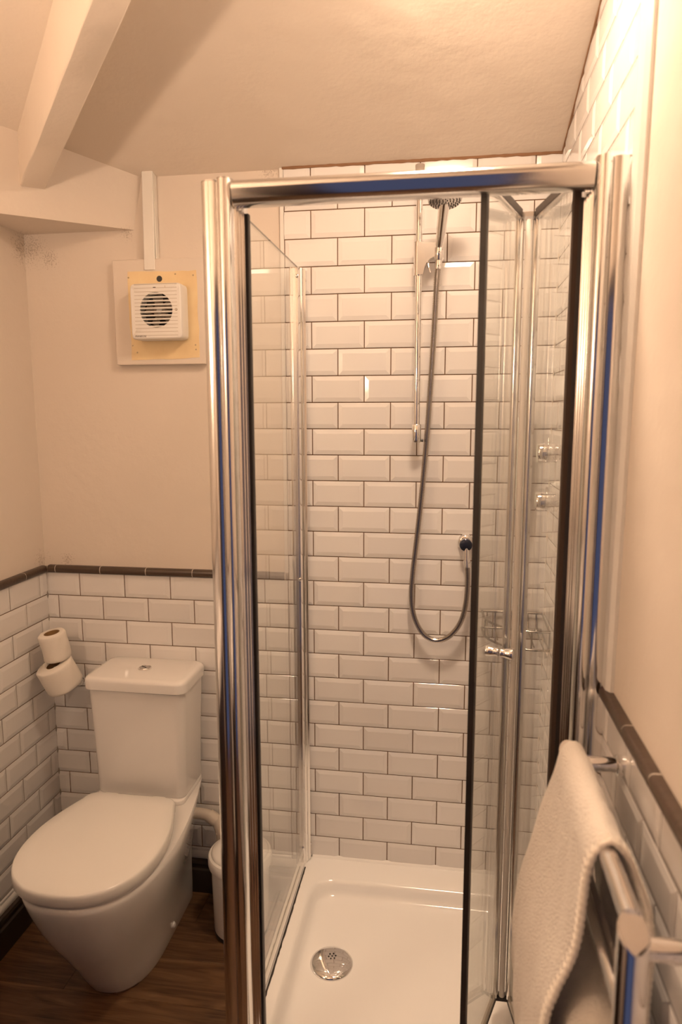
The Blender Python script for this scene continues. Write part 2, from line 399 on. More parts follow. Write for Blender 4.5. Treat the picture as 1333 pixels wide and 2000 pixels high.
# far end of the wainscot walls behind the viewpoint: joined tiles
def stuff_tiles(parent, xf, s, ua, ub):
    m_ = MB()
    for r in range(14, 27):
        za, zb_ = zr(r+1)+G/2, min(zr(r)-G/2, DADO0-.001)
        if za < .137: za = .137
        if zb_-za < .01: continue
        off = .0379 if s > 0 else .03
        off += PH/2 if r % 2 else 0
        k = math.floor((ua-off)/PH)-1
        while True:
            a, b_ = off+k*PH+G/2, off+(k+1)*PH-G/2; k += 1
            if a > ub-.01: break
            if b_ < ua+.01: continue
            a = max(a, ua); b_ = min(b_, ub); bw = min(BW, (b_-a)*.4)
            x0 = xf-s*TD; x1 = xf; x2 = xf+s*BH
            q = [(x0, -a, za), (x0, -b_, za), (x0, -b_, zb_), (x0, -a, zb_), (x1, -a, za), (x1, -b_, za), (x1, -b_, zb_), (x1, -a, zb_),
                 (x2, -a-bw, za+BW), (x2, -b_+bw, za+BW), (x2, -b_+bw, zb_-BW), (x2, -a-bw, zb_-BW)]
            F = [(8, 9, 10, 11)]
            for A_ in (0, 4):
                for i in range(4): F.append((A_+i, A_+(i+1) % 4, A_+4+(i+1) % 4, A_+4+i))
            m_.add(q, F)
    o = m_.build('tile', m_tile, parent); o['kind'] = 'stuff'
    g = MB().box(min(xf-s*TD, xf-s*.0018), max(xf-s*TD, xf-s*.0018), -ub, -ua, .137, DADO0).build('grout', m_grout, parent)
stuff_tiles(wl, XL, 1, 1.252, -YF); stuff_tiles(wr, XR, -1, 1.552, -YF)
# dark border tiles: half round pencil profile
def pencil(a, b_, n=8):
    # local profile: out distance, z
    zc = (DADO0+DADO1)/2; h = (DADO1-DADO0)/2
    pr_ = [(-TD, DADO0), (.004, DADO0)] + [(.004+.009*math.sin(PI*i/n)**.8, zc-h*math.cos(PI*i/n)) for i in range(1, n)] + [(.004, DADO1), (-TD, DADO1)]
    return pr_
def border(parent, side, spans):
    for (a, b_) in spans:
        pr_ = pencil(a, b_); g = .0013
        for (lo, hi, nm, mm, sh) in ((a+g, b_-g, 'border_tile', m_dado, 0), (b_-g, b_+g, 'border_joint', m_dgrout, -.0006)):
            if side == 'b': rs = [[(t, -(o_+sh), z) for o_, z in pr_] for t in (lo, hi)]
            elif side == 'l': rs = [[(XL+o_+sh, -t, z) for o_, z in pr_] for t in (lo, hi)]
            else: rs = [[(XR-o_-sh, -t, z) for o_, z in pr_] for t in (lo, hi)]
            MB().rings(rs).build(nm, mm, parent, 40)
border(wb, 'b', [(XL+.012, -.835), (-.835, -.683), (-.683, -.531), (-.531, -.379), (-.379, -.227), (-.227, XTRIM-.006)])
border(wl, 'l', [(.012, .122)] + [(.122+.152*i, .274+.152*i) for i in range(15)])
border(wr, 'r', [(.768, .926)] + [(.926+.146*i, 1.072+.146*i) for i in range(9)])
# trims at tile edges and corner seals
MB().bbox(XTRIM-.008, XTRIM+.003, -.0035, TD, DADO1, 2.236, .001).build('edge_trim', m_white_pl, wb)
t_ = MB(); tp = [(-.773, -.842, 2.60), (-.757, -.800, DADO1)]
t_.rings([[(XR+TD, a, z), (XR-.003, a, z), (XR-.007, a-.008, z), (XR-.007, b_+.010, z), (XR-.001, b_, z), (XR+TD, b_, z)] for a, b_, z in tp])
t_.build('edge_trim', m_white_pl, wr, 30)
s_ = MB()
s_.rings([[(XL-.001, .001, z), (XL+.0045+rt.uniform(-.0008, .0008), .001, z), (XL+.001, -.0045+rt.uniform(-.0008, .0008), z)] for z in [.137+i*(DADO0+.02-.137)/40 for i in range(41)]])
s_.build('corner_sealant', m_silic, wb, 40)
s_ = MB(); s_.rings([[(XR+.001, .001, z), (XR-.004, .001, z), (XR-.001, -.004, z)] for z in (.15, 1.0, 2.22)]); s_.build('corner_sealant', m_dgrout, wb)
m_brown = mat('brown_cracked_caulk', (.26, .14, .075), .9)
s_ = MB(); s_.rings([[(x, TD, ceilz(0)+.004), (x, -.0065+rt.uniform(-.001, .001), ceilz(0)+.004), (x, -.004, ceilz(0)-.0035-rt.uniform(0, .0025)), (x, TD, ceilz(0)-.004)] for x in [XTRIM+i*(XR-XTRIM)/50 for i in range(51)]]); s_.build('ceiling_caulk', m_brown, wb)
s_ = MB(); s_.rings([[(XR+TD, y_, ceilz(y_)+.004), (XR-.0065, y_, ceilz(y_)+.004), (XR-.004, y_, ceilz(y_)-.002-rt.uniform(0, .0025)), (XR+TD, y_, ceilz(y_)-.003)] for y_ in [-i*.8/40 for i in range(41)]]); s_.build('ceiling_caulk', m_brown, wr)
# skirting boards with a moulded top and the pale cut strip above
def skirt(name, fn, lo, hi):
    pr_ = [(-TD, 0), (.022, 0), (.022, .072), (.020, .078), (.014, .082), (.013, .090), (.016, .098), (.013, .106), (.006, .110), (-TD, .110)]
    m_ = MB().rings([[fn(o_, t, z) for o_, z in pr_] for t in (lo, hi)])
    o = struct(name, m_, m_skirt, smooth=35)
    pr2 = [(-TD, .1101), (.004, .1101), (.006, .116), (.006, .130), (.002, .1365), (-TD, .1365)]
    MB().rings([[fn(o_, t, z) for o_, z in pr2] for t in (lo, hi)]).build('tile_strip', m_white_pl, o, 40)
    return o
skirt('baseboard_back', lambda o_, t, z: (t, -o_, z), XL, -.052)['label'] = 'dark brown skirting board behind the toilet'
skirt('baseboard_left', lambda o_, t, z: (XL+o_, -t, z), .0, -YF)['label'] = 'dark brown skirting board along the left wall'
skirt('baseboard_right', lambda o_, t, z: (XR-o_, -t, z), .82, -YF)['label'] = 'dark brown skirting board below the towel rail'

# ------------------------------------------------------------ lights in the room
t = thing('ceiling_light', (.37, -.68, 2.41), 'round flat opal ceiling lamp glowing warm, near the tiled right wall', 'lamp')
LZ = 2.405
MB().lathe([(.105, 0), (.105, .022), (.09, .03), (.03, .032), (.02, .12), (0, .12)], (.37, -.68, LZ), n=40).build('housing', m_white_pl, t, 30)
MB().lathe([(.098, 0.002), (.098, -.004), (.092, -.008), (0, -.0085)], (.37, -.68, LZ), n=40).build('diffuser', m_lampc, t, 60)
sp = bpy.data.lights.new('tray_boost_spot', 'SPOT'); sp.energy = 32; sp.color = LIGHT_COL[:3]; sp.spot_size = math.radians(82); sp.spot_blend = 1.0; sp.shadow_soft_size = .06
so = bpy.data.objects.new('tray_boost_spot', sp); COL.objects.link(so); so.location = (.37, -.68, LZ-.075)  # extra spot added under the ceiling lamp to brighten the tray
t = thing('wall_light', (-.80, -1.72, 1.80), 'frosted bowl wall lamp glowing warm on the left wall', 'lamp')
MB().bbox(XL-TD, XL+.010, -1.77, -1.67, 1.68, 1.80, .004).build('base', m_chrome, t)
MB().lathe([(.0, -.085), (.03, -.080), (.055, -.06), (.075, -.025), (.083, .008), (.0855, .012)], (-.785, -1.72, 1.775), n=36).build('shade', m_lampw, t, 60)
MB().lathe([(.083, 0), (.080, .003), (0, .005)], (-.785, -1.72, 1.7875), n=36).build('opening', m_lampu, t, 60)
# washstand on the left wall, out of view: added to shade the low front of the toilet
t = thing('added_washstand', (-.68, -1.45, 0), 'unseen white washbasin on a dark wood cabinet, added to shade the toilet front', 'washbasin')
MB().bbox(XL+.026, -.47, -1.88, -.99, .10, .77, .003).build('cabinet', m_frame, t)
MB().box(XL+.04, -.50, -1.85, -1.02, 0, .10).build('plinth', m_frame, t)
for k_ in range(2):
    dr = MB().bbox(-.4695, -.452, -1.87+.44*k_, -1.44+.44*k_, .11, .76, .003).build('door', m_frame, t)
    MB().lathe([(.006, 0), (.006, .015), (.012, .018), (.012, .024), (0, .026)], (-.452, -1.47+.06*k_, .62), (1, 0, 0), 16).build('knob', m_chrome, dr, 40)
def wr_(x0, x1, y0, y1, r, z): return [(cx+r*math.cos(a0+PI/2*i/6), cy+r*math.sin(a0+PI/2*i/6), z) for cx, cy, a0 in ((x1-r, y1-r, 0), (x0+r, y1-r, PI/2), (x0+r, y0+r, PI), (x1-r, y0+r, 1.5*PI)) for i in range(7)]
MB().rings([wr_(XL+.026, -.445, -1.895, -.975, .01, .771), wr_(XL+.026, -.44, -1.90, -.97, .012, .775), wr_(XL+.026, -.44, -1.90, -.97, .012, .845), wr_(XL+.030, -.444, -1.896, -.974, .01, .85),
            wr_(XL+.13, -.48, -1.80, -1.08, .10, .85), wr_(XL+.14, -.49, -1.79, -1.09, .10, .84), wr_(XL+.18, -.53, -1.72, -1.16, .09, .775)]).build('basin', m_ceram, t, 40)
MB().tube([(-.80, -1.44, .849), (-.80, -1.44, .95), (-.77, -1.44, .98), (-.70, -1.44, .97), (-.67, -1.44, .94)], .013, 14).build('tap', m_chrome, t, 60)

# ------------------------------------------------------------ shower tray
TT = .155
t = thing('shower_tray', (.31, -.4, 0), 'white acrylic square shower tray with a shallow sunken basin', 'shower tray')
def rr(x0, x1, y0, y1, r, z, n=6):
    out = []
    for cx, cy, a0 in ((x1-r, y1-r, 0), (x0+r, y1-r, PI/2), (x0+r, y0+r, PI), (x1-r, y0+r, 1.5*PI)):
        out += [(cx+r*math.cos(a0+PI/2*i/n), cy+r*math.sin(a0+PI/2*i/n), z) for i in range(n+1)]
    return out
X0, X1, Y0, Y1 = -.052, XR-.001, -.80, -.001
ix0, ix1, iy0, iy1 = .004, .615, -.735, -.095
m_ = MB(); cc = (.113, -.372)
R_ = [rr(X0, X1, Y0, Y1, .006, 0), rr(X0, X1, Y0, Y1, .006, TT-.006), rr(X0+.002, X1-.002, Y0+.002, Y1-.002, .005, TT-.001), rr(X0+.006, X1-.006, Y0+.006, Y1-.006, .005, TT)]
for dlt, z in ((0, TT), (.003, TT-.0008), (.008, TT-.004), (.013, TT-.012), (.018, TT-.024), (.024, TT-.034), (.034, TT-.040), (.05, TT-.0425)):
    R_.append(rr(ix0+dlt, ix1-dlt, iy0+dlt, iy1-dlt, .075-dlt*.6, z))
last = rr(ix0+.05, ix1-.05, iy0+.05, iy1-.05, .045, TT-.0425)
for s in (.75, .5, .3):
    R_.append([(cc[0]+(x-cc[0])*s, cc[1]+(y-cc[1])*s, TT-.0425-.004*(1-s)) for x, y, z in last])
m_.rings(R_); m_.build('basin', m_tray, t, 40)
dz = TT-.0435
t2 = MB().lathe([(.057, -.004), (.0575, .0), (.056, .004), (.050, .007), (.035, .010), (.018, .0115), (.0, .012)], (cc[0], cc[1], dz), n=48).build('drain_cover', m_chrome, t, 60)
h = MB()
for i in range(7):
    r = 0 if i == 0 else .0095; a = i*PI/3+.3
    hx, hy = cc[0]+r*math.cos(a), cc[1]+.012+r*math.sin(a)
    h.lathe([(.0022, .0), (.0022, .0018), (0, .0018)], (hx, hy, dz+.0106), n=10)
h.build('drain_holes', m_black, t2)
# silicone along the back wall and the mouldy line under the side glass
s_ = MB(); s_.rings([[(x, 0, TT-.001), (x, -.008, TT-.001), (x, -.0055, TT+.004+rt.uniform(0, .0015)), (x, 0, TT+.009)] for x in [-.01+i*.68/30 for i in range(31)]]); s_.build('back_sealant', m_tray, t, 60)
s_ = MB(); s_.rings([[(-.024, y_, TT-.001), (-.0205+w2, y_, TT-.001), (-.0215+w2, y_, TT+.0025), (-.024, y_, TT+.0025)] for y_, w2 in [(-.06-i*.013, rt.uniform(0, .0022)) for i in range(50)]]); s_.build('mouldy_sealant', m_mould, t)

# ------------------------------------------------------------ shower enclosure
EZ0, EZ1 = TT+.001, 1.964
enc = thing('shower_enclosure', (.31, -.72, TT), 'polished chrome framed shower enclosure with clear side panel and folding door', 'shower enclosure')
# corner post cross-section
def bead(cx, cy, r, a0, a1, n=12, sy=1.25): return [(cx+r*math.cos(a0+(a1-a0)*i/n), cy+r*sy*math.sin(a0+(a1-a0)*i/n)) for i in range(n+1)]
post = [(-.052, -.700), (-.052, -.744), (-.050, -.750), (-.046, -.755), (-.040, -.7575), (-.026, -.7585), (-.022, -.757), (-.0195, -.752)]
post += bead(-.0055, -.755, .0135, PI, 2*PI)
post += [(.0085, -.745), (.0105, -.744), (.0105, -.739), (.0135, -.738), (.0135, -.731), (.0165, -.730), (.0165, -.724), (.0195, -.723), (.0195, -.700)]
m_ = MB().prism(post, EZ0, EZ1); m_.build('corner_post', m_alu, enc, 35)
MB().prism(post, EZ1+.0003, EZ1+.0018).build('post_cap', m_plate, enc)
MB().prism([(.0195, -.711), (.0228, -.713), (.0240, -.709), (.0240, -.700), (.0195, -.700)], EZ0, EZ1-.045).build('magnetic_seal', m_seal, enc)
# right wall post
pr_ = [(XR-.001, -.700), (XR-.001, -.757), (.671, -.760), (.655, -.7605), (.648, -.758), (.6455, -.753)] + bead(.632, -.756, .0135, 2*PI, PI) + \
      [(.6185, -.746), (.6165, -.745), (.6165, -.739), (.6140, -.738), (.6140, -.731), (.6115, -.730), (.6115, -.722), (.609, -.721), (.609, -.700)]
MB().prism(pr_, EZ0, EZ1+.004).build('wall_post', m_alu, enc, 35)
MB().prism([(.609, -.715), (.603, -.715), (.603, -.696), (.609, -.696)], EZ0, EZ1-.045).build('pivot_seal', m_seal, enc)
# wall channel on the back wall
ch = [(-.054, -.004), (-.054, -.046), (-.050, -.050), (-.046, -.050), (-.0445, -.046), (-.0375, -.046), (-.036, -.052), (-.028, -.052), (-.026, -.048), (-.024, -.036), (-.020, -.034), (-.018, -.022), (-.013, -.020), (-.012, -.004)]
MB().prism(ch, EZ0, EZ1-.004).build('wall_channel', m_alu, enc, 35)
for zz in (1.935, 1.075, .215):
    MB().lathe([(.005, 0), (.005, .002), (.003, .0035), (0, .0035)], (-.030, -.052, zz), (0, -1, 0), 14).build('screw', m_chrome, enc, 40)
    MB().lathe([(.004, 0), (.004, .002), (.0025, .003), (0, .003)], (-.0135, -.015, zz-.006), (1, -.3, 0), 12).build('screw', m_chrome, enc, 40)
# side glass
def pane(name, parent, p0, p1, z0, z1, th=.005):
    p0 = Vector(p0); p1 = Vector(p1); dd = (p1-p0).normalized(); nn = Vector((-dd.y, dd.x))*th/2
    c4 = [p0+nn, p1+nn, p1-nn, p0-nn]; vs = [(a.x, a.y, z) for z in (z0, z1) for a in c4]
    m_ = MB(); m_.add(vs, [(0, 1, 5, 4), (2, 3, 7, 6)], 0); m_.add(vs, [(1, 2, 6, 5), (3, 0, 4, 7), (4, 5, 6, 7), (0, 3, 2, 1)], 1)
    m2 = MB(); m2.v = vs; m2.f = [(0, 1, 5, 4), (2, 3, 7, 6), (1, 2, 6, 5), (3, 0, 4, 7), (4, 5, 6, 7), (0, 3, 2, 1)]; m2.mi = [0, 0, 1, 1, 1, 1]
    return m2.build(name, [m_glass, m_gedge], parent)
pane('side_glass', enc, (-.033, -.703), (-.033, -.046), EZ0+.002, EZ1-.002)
MB().prism([(-.040, -.70), (-.026, -.70), (-.026, -.052), (-.040, -.052)], TT, TT+.010).build('sill_strip', m_white_pl, enc)
# header rail
hd = [(-.700, 1.944), (-.700, 1.960), (-.740, 1.9645), (-.750, 1.9640), (-.7585, 1.9622), (-.765, 1.9592), (-.7695, 1.9555), (-.7720, 1.9515), (-.7728, 1.9480),
      (-.7722, 1.9440), (-.7712, 1.9400), (-.7698, 1.9360), (-.7680, 1.9320), (-.7656, 1.9280), (-.7622, 1.9242), (-.7570, 1.9212), (-.750, 1.9195), (-.742, 1.9195), (-.738, 1.9225), (-.738, 1.944)]
MB().prism(hd, .0105, .6165, 'x').build('header_rail', m_alu, enc, 40)
# sill rail
sl = [(-.700, TT), (-.700, TT+.012), (-.735, TT+.014), (-.752, TT+.010), (-.756, TT)]
MB().prism(sl, .0105, .609, 'x').build('sill_rail', m_alu, enc, 40)
# folding door leaves
DZ0, DZ1 = .188, 1.948
LA = Vector((.4455, -.725)); FO = Vector((.544, -.480)); PA = Vector((.600, -.712))
FL = FO+Vector((-.0165, -.006)); FR_ = FO+Vector((.0165, -.006))
m_darkrail = mat('dark_bronze_plastic', (.03, .02, .014), .45)
def leaf(name, p0, p1, lead):
    dd = (p1-p0).normalized(); nn = Vector((-dd.y, dd.x))
    lf = empty(name, (p0.x, p0.y, DZ0)); lf.parent = enc; lf.matrix_parent_inverse = Matrix.Translation(-Vector(enc['_w']))
    g = pane('door_glass', lf, p0+dd*.008, p1-dd*.004, DZ0, DZ1)
    def strip(nm, mm, a, b_, th, z0, z1, sm=None):
        q0 = p0+dd*a; q1 = p0+dd*b_; h_ = nn*th/2; r_ = [q0+h_, q1+h_, q1-h_, q0-h_]
        return MB().prism([(v_.x, v_.y) for v_ in r_], z0, z1).build(nm, mm, lf, sm)
    Ld = (p1-p0).length
    if lead:
        strip('edge_seal', m_seal, -.006, .006, .011, DZ0-.004, DZ1+.004)
        strip('clear_seal', m_clearseal, .006, .013, .008, DZ0-.002, DZ1)
    else:
        strip('edge_profile', m_brseal, -.003, .008, .012, DZ0-.004, DZ1+.004)
        strip('chrome_edge', m_alu, .008, .015, .009, DZ0-.004, DZ1+.004)
    strip('top_rail', m_darkrail, .010, Ld-.006, .012, DZ1+.001, DZ1+.016); strip('top_trim', m_plate, .010, Ld-.006, .010, DZ1-.004, DZ1+.0008)
    strip('drip_seal', m_clearseal, .004, Ld-.002, .009, DZ0-.012, DZ0+.002)
    strip('bottom_rail', m_darkrail, .004, Ld-.004, .011, DZ0-.016, DZ0-.010)
    # fold stile: rounded chrome profile
    q = p1; rn = []
    for i in range(16):
        a = 2*PI*i/16; rn.append((q.x+dd.x*.011*math.cos(a)+nn.x*.0088*math.sin(a), q.y+dd.y*.011*math.cos(a)+nn.y*.0088*math.sin(a)))
    MB().prism(rn, DZ0-.006, DZ1).build('stile', m_alu, lf, 40)
    return lf, dd, nn, Ld
l1 = leaf('door_leaf', LA, FL, True); l2 = leaf('door_leaf', PA, FR_, False)
l1[0]['label'] = 'narrow folding door leaf with round knob'; l2[0]['label'] = 'narrow folding door leaf hinged at the wall post'
m_hinge = mat('pale_satin_hinge_strip', (.78, .72, .66), .3)
rn = [(FO.x+.0068*math.cos(a), FO.y-.0095+.007*math.sin(a)) for a in [2*PI*i/16 for i in range(16)]]
MB().prism(rn, DZ0-.002, DZ1-.004).build('hinge_rod', m_hinge, enc, 40)
m_ = MB().prism([(FO.x-.029, FO.y-.012), (FO.x-.015, FO.y+.008), (FO.x+.015, FO.y+.008), (FO.x+.029, FO.y-.012), (FO.x+.008, FO.y-.018), (FO.x-.008, FO.y-.018)], DZ1+.001, DZ1+.010)
m_.build('hinge_cap', m_plate, enc)
m_ = MB().prism([(FO.x-.019, FO.y-.014), (FO.x-.010, FO.y+.004), (FO.x+.010, FO.y+.004), (FO.x+.019, FO.y-.014)], DZ0-.014, DZ0-.004); m_.build('hinge_foot', m_seal, enc)
dd, nn = l1[1], l1[2]
kc = LA+dd*.198
kp = [(.0, 0), (.0095, 0), (.0100, .002), (.0088, .005), (.0112, .016), (.0128, .0245), (.0118, .027), (0, .0275)]
for sgn in (1, -1):
    MB().lathe(kp, (kc.x+nn.x*.0026*sgn, kc.y+nn.y*.0026*sgn, 1.052), (nn.x*sgn, nn.y*sgn, 0), 24).build('knob', m_chrome, l1[0], 40)

# ------------------------------------------------------------ shower fittings
t = thing('shower_riser_rail', (.305, -.045, 1.49), 'vertical chrome riser rail with sliding bracket on the shower tiles', 'shower rail')
MB().tube([(.305, -.048, 1.485), (.305, -.048, 2.20)], .0088, 20).build('rail', m_chrome, t, 50)
for zz in (1.50, 2.18):
    MB().lathe([(.0115, -.022), (.0128, -.020), (.0128, .026), (.0115, .028)], (.305, -.048, zz), n=24).build('end_bracket', m_chrome, t, 40)
    MB().lathe([(.009, 0), (.009, .03), (.012, .032), (.012, .037)], (.305, -.033, zz+.003), (0, 1, 0), 20).build('wall_fixing', m_chrome, t, 40)
MB().lathe([(.004, 0), (.004, .006), (0, .006)], (.318, -.045, 1.483), (1, 0, 0), 12).build('screw', m_black, t)
# sliding bracket: sleeve + plate with concave underside
MB().tube([(.3045, -.048, 1.925), (.3045, -.048, 2.012)], .0135, 20).build('sleeve', m_chrome, t, 50)
poly = [(.302, 2.010), (.354, 2.006), (.356, 1.972), (.345, 1.970), (.335, 1.965), (.326, 1.955), (.321, 1.943), (.317, 1.926), (.302, 1.926)]
m_ = MB().rings([[(x, -.034, z) for x, z in poly], [(x, -.066, z) for x, z in poly]]); m_.build('slider', m_plate, t, 30)
MB().tube([(.329, -.052, 1.962), (.331, -.056, 1.948), (.337, -.06, 1.930)], [.004, .0035, .002], 10).build('lever', m_chrome, t, 50)
m_ = MB().lathe([(.0105, -.0), (.0125, .004), (.0125, .031), (.0115, .034)], (.3585, -.073, 1.958), (0.05, -.12, 1), 24); m_.build('holder_cup', m_chrome, t, 40)

# handset
t = thing('shower_handset', (.36, -.075, 1.96), 'chrome hand shower resting in the sliding bracket', 'shower head')
hb = Vector((.359, -.076, 1.985)); ht = Vector((.371, -.132, 2.086))
pts = [hb.lerp(ht, i/10) for i in range(11)]
MB().tube(pts, [.0085, .0105, .0118, .0125, .0128, .013, .0132, .0135, .014, .0145, .0145], 20).build('handle', m_chrome, t, 60)
hn = Vector((.02, -.28, -.96)).normalized(); hc = Vector((.3725, -.152, 2.096))
MB().lathe([(.012, -.020), (.026, -.016), (.038, -.006), (.0425, .004), (.0425, .009)], hc, hn, 40).build('head_shell', m_chrome, t, 50)
MB().lathe([(.0425, .0), (.042, .003), (.040, .004), (0, .0045)], hc+hn*.0088, hn, 40).build('face_plate', m_plate, t, 40)
nz = MB(); u = hn.orthogonal().normalized(); v2 = hn.cross(u)
for rr_, k_ in ((.006, 5), (.014, 10), (.022, 16), (.030, 22), (.037, 26)):
    for i in range(k_):
        a = 2*PI*i/k_+rr_*40; nz.lathe([(.0018, 0), (.0014, .002), (0, .002)], hc+hn*.0130+(u*math.cos(a)+v2*math.sin(a))*rr_, hn, 6)
nz = nz.build('nozzles', m_rubber, t); nz['kind'] = 'stuff'

# hose
m_hose = mat('brushed_steel_hose', (.50, .46, .42), .24, 1)
m_wire = mat('dull_chrome_wire', (.40, .37, .34), .2, 1)
def catmull(pts, n):
    pts = [Vector(p) for p in pts]; out = []
    P_ = [pts[0]*2-pts[1]]+pts+[pts[-1]*2-pts[-2]]
    for i in range(1, len(P_)-2):
        a, b_, c_, d_ = P_[i-1:i+3]
        for k_ in range(n):
            s = k_/n; out.append(.5*((2*b_)+(-a+c_)*s+(2*a-5*b_+4*c_-d_)*s*s+(-a+3*b_-3*c_+d_)*s*s*s))
    out.append(pts[-1]); return out
hp = [(.3585, -.074, 1.955), (.354, -.068, 1.90), (.350, -.055, 1.80), (.343, -.045, 1.66), (.334, -.040, 1.50), (.322, -.038, 1.34), (.309, -.036, 1.20), (.299, -.034, 1.10),
      (.296, -.034, 1.03), (.304, -.036, .975), (.325, -.038, .930), (.352, -.040, .908), (.382, -.042, .906), (.413, -.044, .925), (.439, -.045, .965), (.452, -.045, 1.02), (.456, -.044, 1.09), (.452, -.042, 1.143)]
cl = catmull(hp, 60)
# resample by arc length
L_ = [0]
for a, b_ in zip(cl[:-1], cl[1:]): L_.append(L_[-1]+(b_-a).length)
step = .0011; S = []; i = 0; s = 0; rad = []; q = 0
while s < L_[-1]:
    while L_[i+1] < s: i += 1
    f_ = (s-L_[i])/(L_[i+1]-L_[i]); S.append(cl[i].lerp(cl[i+1], f_)); rad.append(.0084 if q % 4 in (0, 1) else .0066); q += 1; s += step
t = tag(MB().tube(S, rad, 10).build('shower_hose', m_hose, None, 30), 'long ribbed chrome shower hose hanging in a loop', 'hose')
for (p_, ax) in ((hp[0], (0.05, -.12, 1)), (hp[-1], (-.1, 0, 1))):
    MB().lathe([(.0095, -.018), (.0095, .004), (.0085, .008)], p_, ax, 20).build('hose_nut', m_chrome, t, 40)
t = thing('hose_outlet', (.449, -.02, 1.17), 'round chrome wall outlet where the shower hose ends', 'outlet')
MB().lathe([(.0235, 0), (.0235, .010), (.021, .016), (.018, .018)], (.4485, .001, 1.190), (0, -1, 0), 36).build('wall_plate', m_chrome, t, 40)
MB().lathe([(.0165, 0), (.018, .018), (.0175, .026), (.014, .029), (0, .0295)], (.4485, -.016, 1.188), (0, -1, 0), 36).build('cap', m_blueb, t, 40)
MB().tube([(.4495, -.035, 1.186), (.451, -.040, 1.168), (.4515, -.042, 1.145)], [.009, .0075, .0085], 16).build('spout', m_chrome, t, 50)

# valve controls on the right wall of the shower
for (zz, lab) in ((1.463, 'upper chrome shower control on the right tiled wall'), (1.345, 'lower chrome shower control on the right tiled wall')):
    t = thing('shower_control', (XR, -.27, zz), lab, 'shower valve', 'shower controls on the right wall')
    MB().lathe([(.034, -.002), (.034, .004), (.031, .007)], (XR, -.27, zz), (-1, 0, 0), 36).build('wall_plate', m_chrome, t, 40)
    MB().lathe([(.019, 0), (.019, .016), (.0235, .018), (.0245, .022), (.0245, .062), (.0225, .066), (0, .067)], (XR-.005, -.27, zz), (-1, 0, 0), 36).build('handle', m_chrome, t, 40)
    MB().tube([(XR-.045, -.27, zz+.022), (XR-.045, -.27, zz+.036)], [.004, .003], 10).build('lever', m_chrome, t, 50)

# soap dispenser
t = thing('soap_dispenser', (.592, -.035, 1.30), 'tall white soap dispenser on the back tiles behind the folding door', 'soap dispenser')
def rr2(cx, cy, w_, d_, r, z): return rr(cx-w_/2, cx+w_/2, cy-d_/2, cy+d_/2, r, z, 5)
MB().rings([rr2(.592, -.036, .056*s1, .060*s2, .014*s1, z) for s1, s2, z in ((.8, .8, 1.300), (.95, .95, 1.304), (1, 1, 1.315), (1, 1, 1.50), (.96, .96, 1.522), (.84, .86, 1.538), (.6, .66, 1.546))]).build('bottle', m_disp, t, 50)
MB().lathe([(.010, 0), (.011, .010), (.008, .012), (.008, .024), (.012, .026), (.012, .034), (0, .036)], (.606, -.045, 1.543), (0, 0, 1), 20).build('pump', m_dispgrey, t, 40)
MB().bbox(.570, .614, -.008, -.001, 1.31, 1.52, .002).build('wall_bracket', m_disp, t)

# corner wire basket
t = thing('wire_basket', (.60, -.09, .97), 'chrome wire corner basket low in the shower behind the door', 'basket')
def outl(z, s=1):
    pts = [(.500, -.012), (.505, -.09), (.53, -.14), (.57, -.175), (.62, -.19), (.665, -.19)]
    cp = catmull([(a, b_, z) for a, b_ in pts], 6)
    return cp
for z in (.990, .940):
    MB().tube(outl(z)+[Vector((.668, -.012, z)), Vector((.500, -.012, z))], .0034, 8).build('rim_wire', m_wire, t, 60)
for i in range(7):
    x = .515+.023*i; yb = -.105-.012*i
    MB().tube([(x, -.012, .99), (x, -.014, .940), (x, yb, .940)], .0022, 6).build('base_wire', m_wire, t, 60)
for p_ in outl(.940)[::6][1:]:
    MB().tube([p_, p_+Vector((0, 0, .05))], .0022, 6).build('upright_wire', m_wire, t, 60)

# ------------------------------------------------------------ fan, board, trunking
t = thing('mounting_board', (-.45, 0, 1.85), 'painted square board behind the extractor fan with bare yellow patch', 'board')
MB().bbox(-.590, -.312, -.0165, TD, 1.702, 2.003, .002).build('panel', m_paint, t)
rb2 = random.Random(5); ob = []
for (xa, za, xb, zb2) in ((-.543, 1.968, -.333, 1.966), (-.333, 1.966, -.330, 1.720), (-.330, 1.720, -.541, 1.716), (-.541, 1.716, -.543, 1.968)):
    for i in range(9): s = i/9; ob.append((xa+(xb-xa)*s+rb2.uniform(-.0015, .0015), za+(zb2-za)*s+rb2.uniform(-.0015, .0015)))
MB().rings([[(x, -.0163, z) for x, z in ob], [(x, -.0172, z) for x, z in ob]]).build('bare_patch', m_yellow, t)
for x, z in ((-.541, 1.952), (-.397, 1.958), (-.343, 1.953), (-.536, 1.758), (-.523, 1.738), (-.342, 1.757), (-.341, 1.744)):
    MB().lathe([(.0026, 0), (.0022, .0006), (0, .0006)], (x, -.0171, z), (0, -1, 0), 10).build('screw_hole', m_oldmetal, t)
MB().lathe([(.0085, 0), (.0085, .0008), (0, .0008)], (-.4455, -.0171, 1.946), (0, -1, 0), 20).build('cable_hole', m_black, t)
# crack lines of the board edge
t = thing('cable_trunking', (-.472, -.01, 1.97), 'narrow white vertical cable trunking running up from fan to ceiling', 'trunking')
MB().rings([[(x+dx, y_, z) for x, y_ in ((-.4885, TD), (-.4885, -.018), (-.4865, -.020), (-.4575, -.020), (-.4555, -.018), (-.4555, TD))] for z, dx in ((1.972, -.002), (2.242, .002))]).build('cover', m_trunk, t, 40)
MB().box(-.4557, -.4525, -.012, TD, 1.972, 2.24).build('side_lip', m_trunk, t)

t = thing('extractor_fan', (-.437, -.02, 1.85), 'white square extractor fan with round slatted grille on the wall', 'extractor fan')
FX0, FX1, FZ0, FZ1 = -.517, -.362, 1.770, 1.926; FXC, FZC, FR = -.4385, 1.8515, .0490
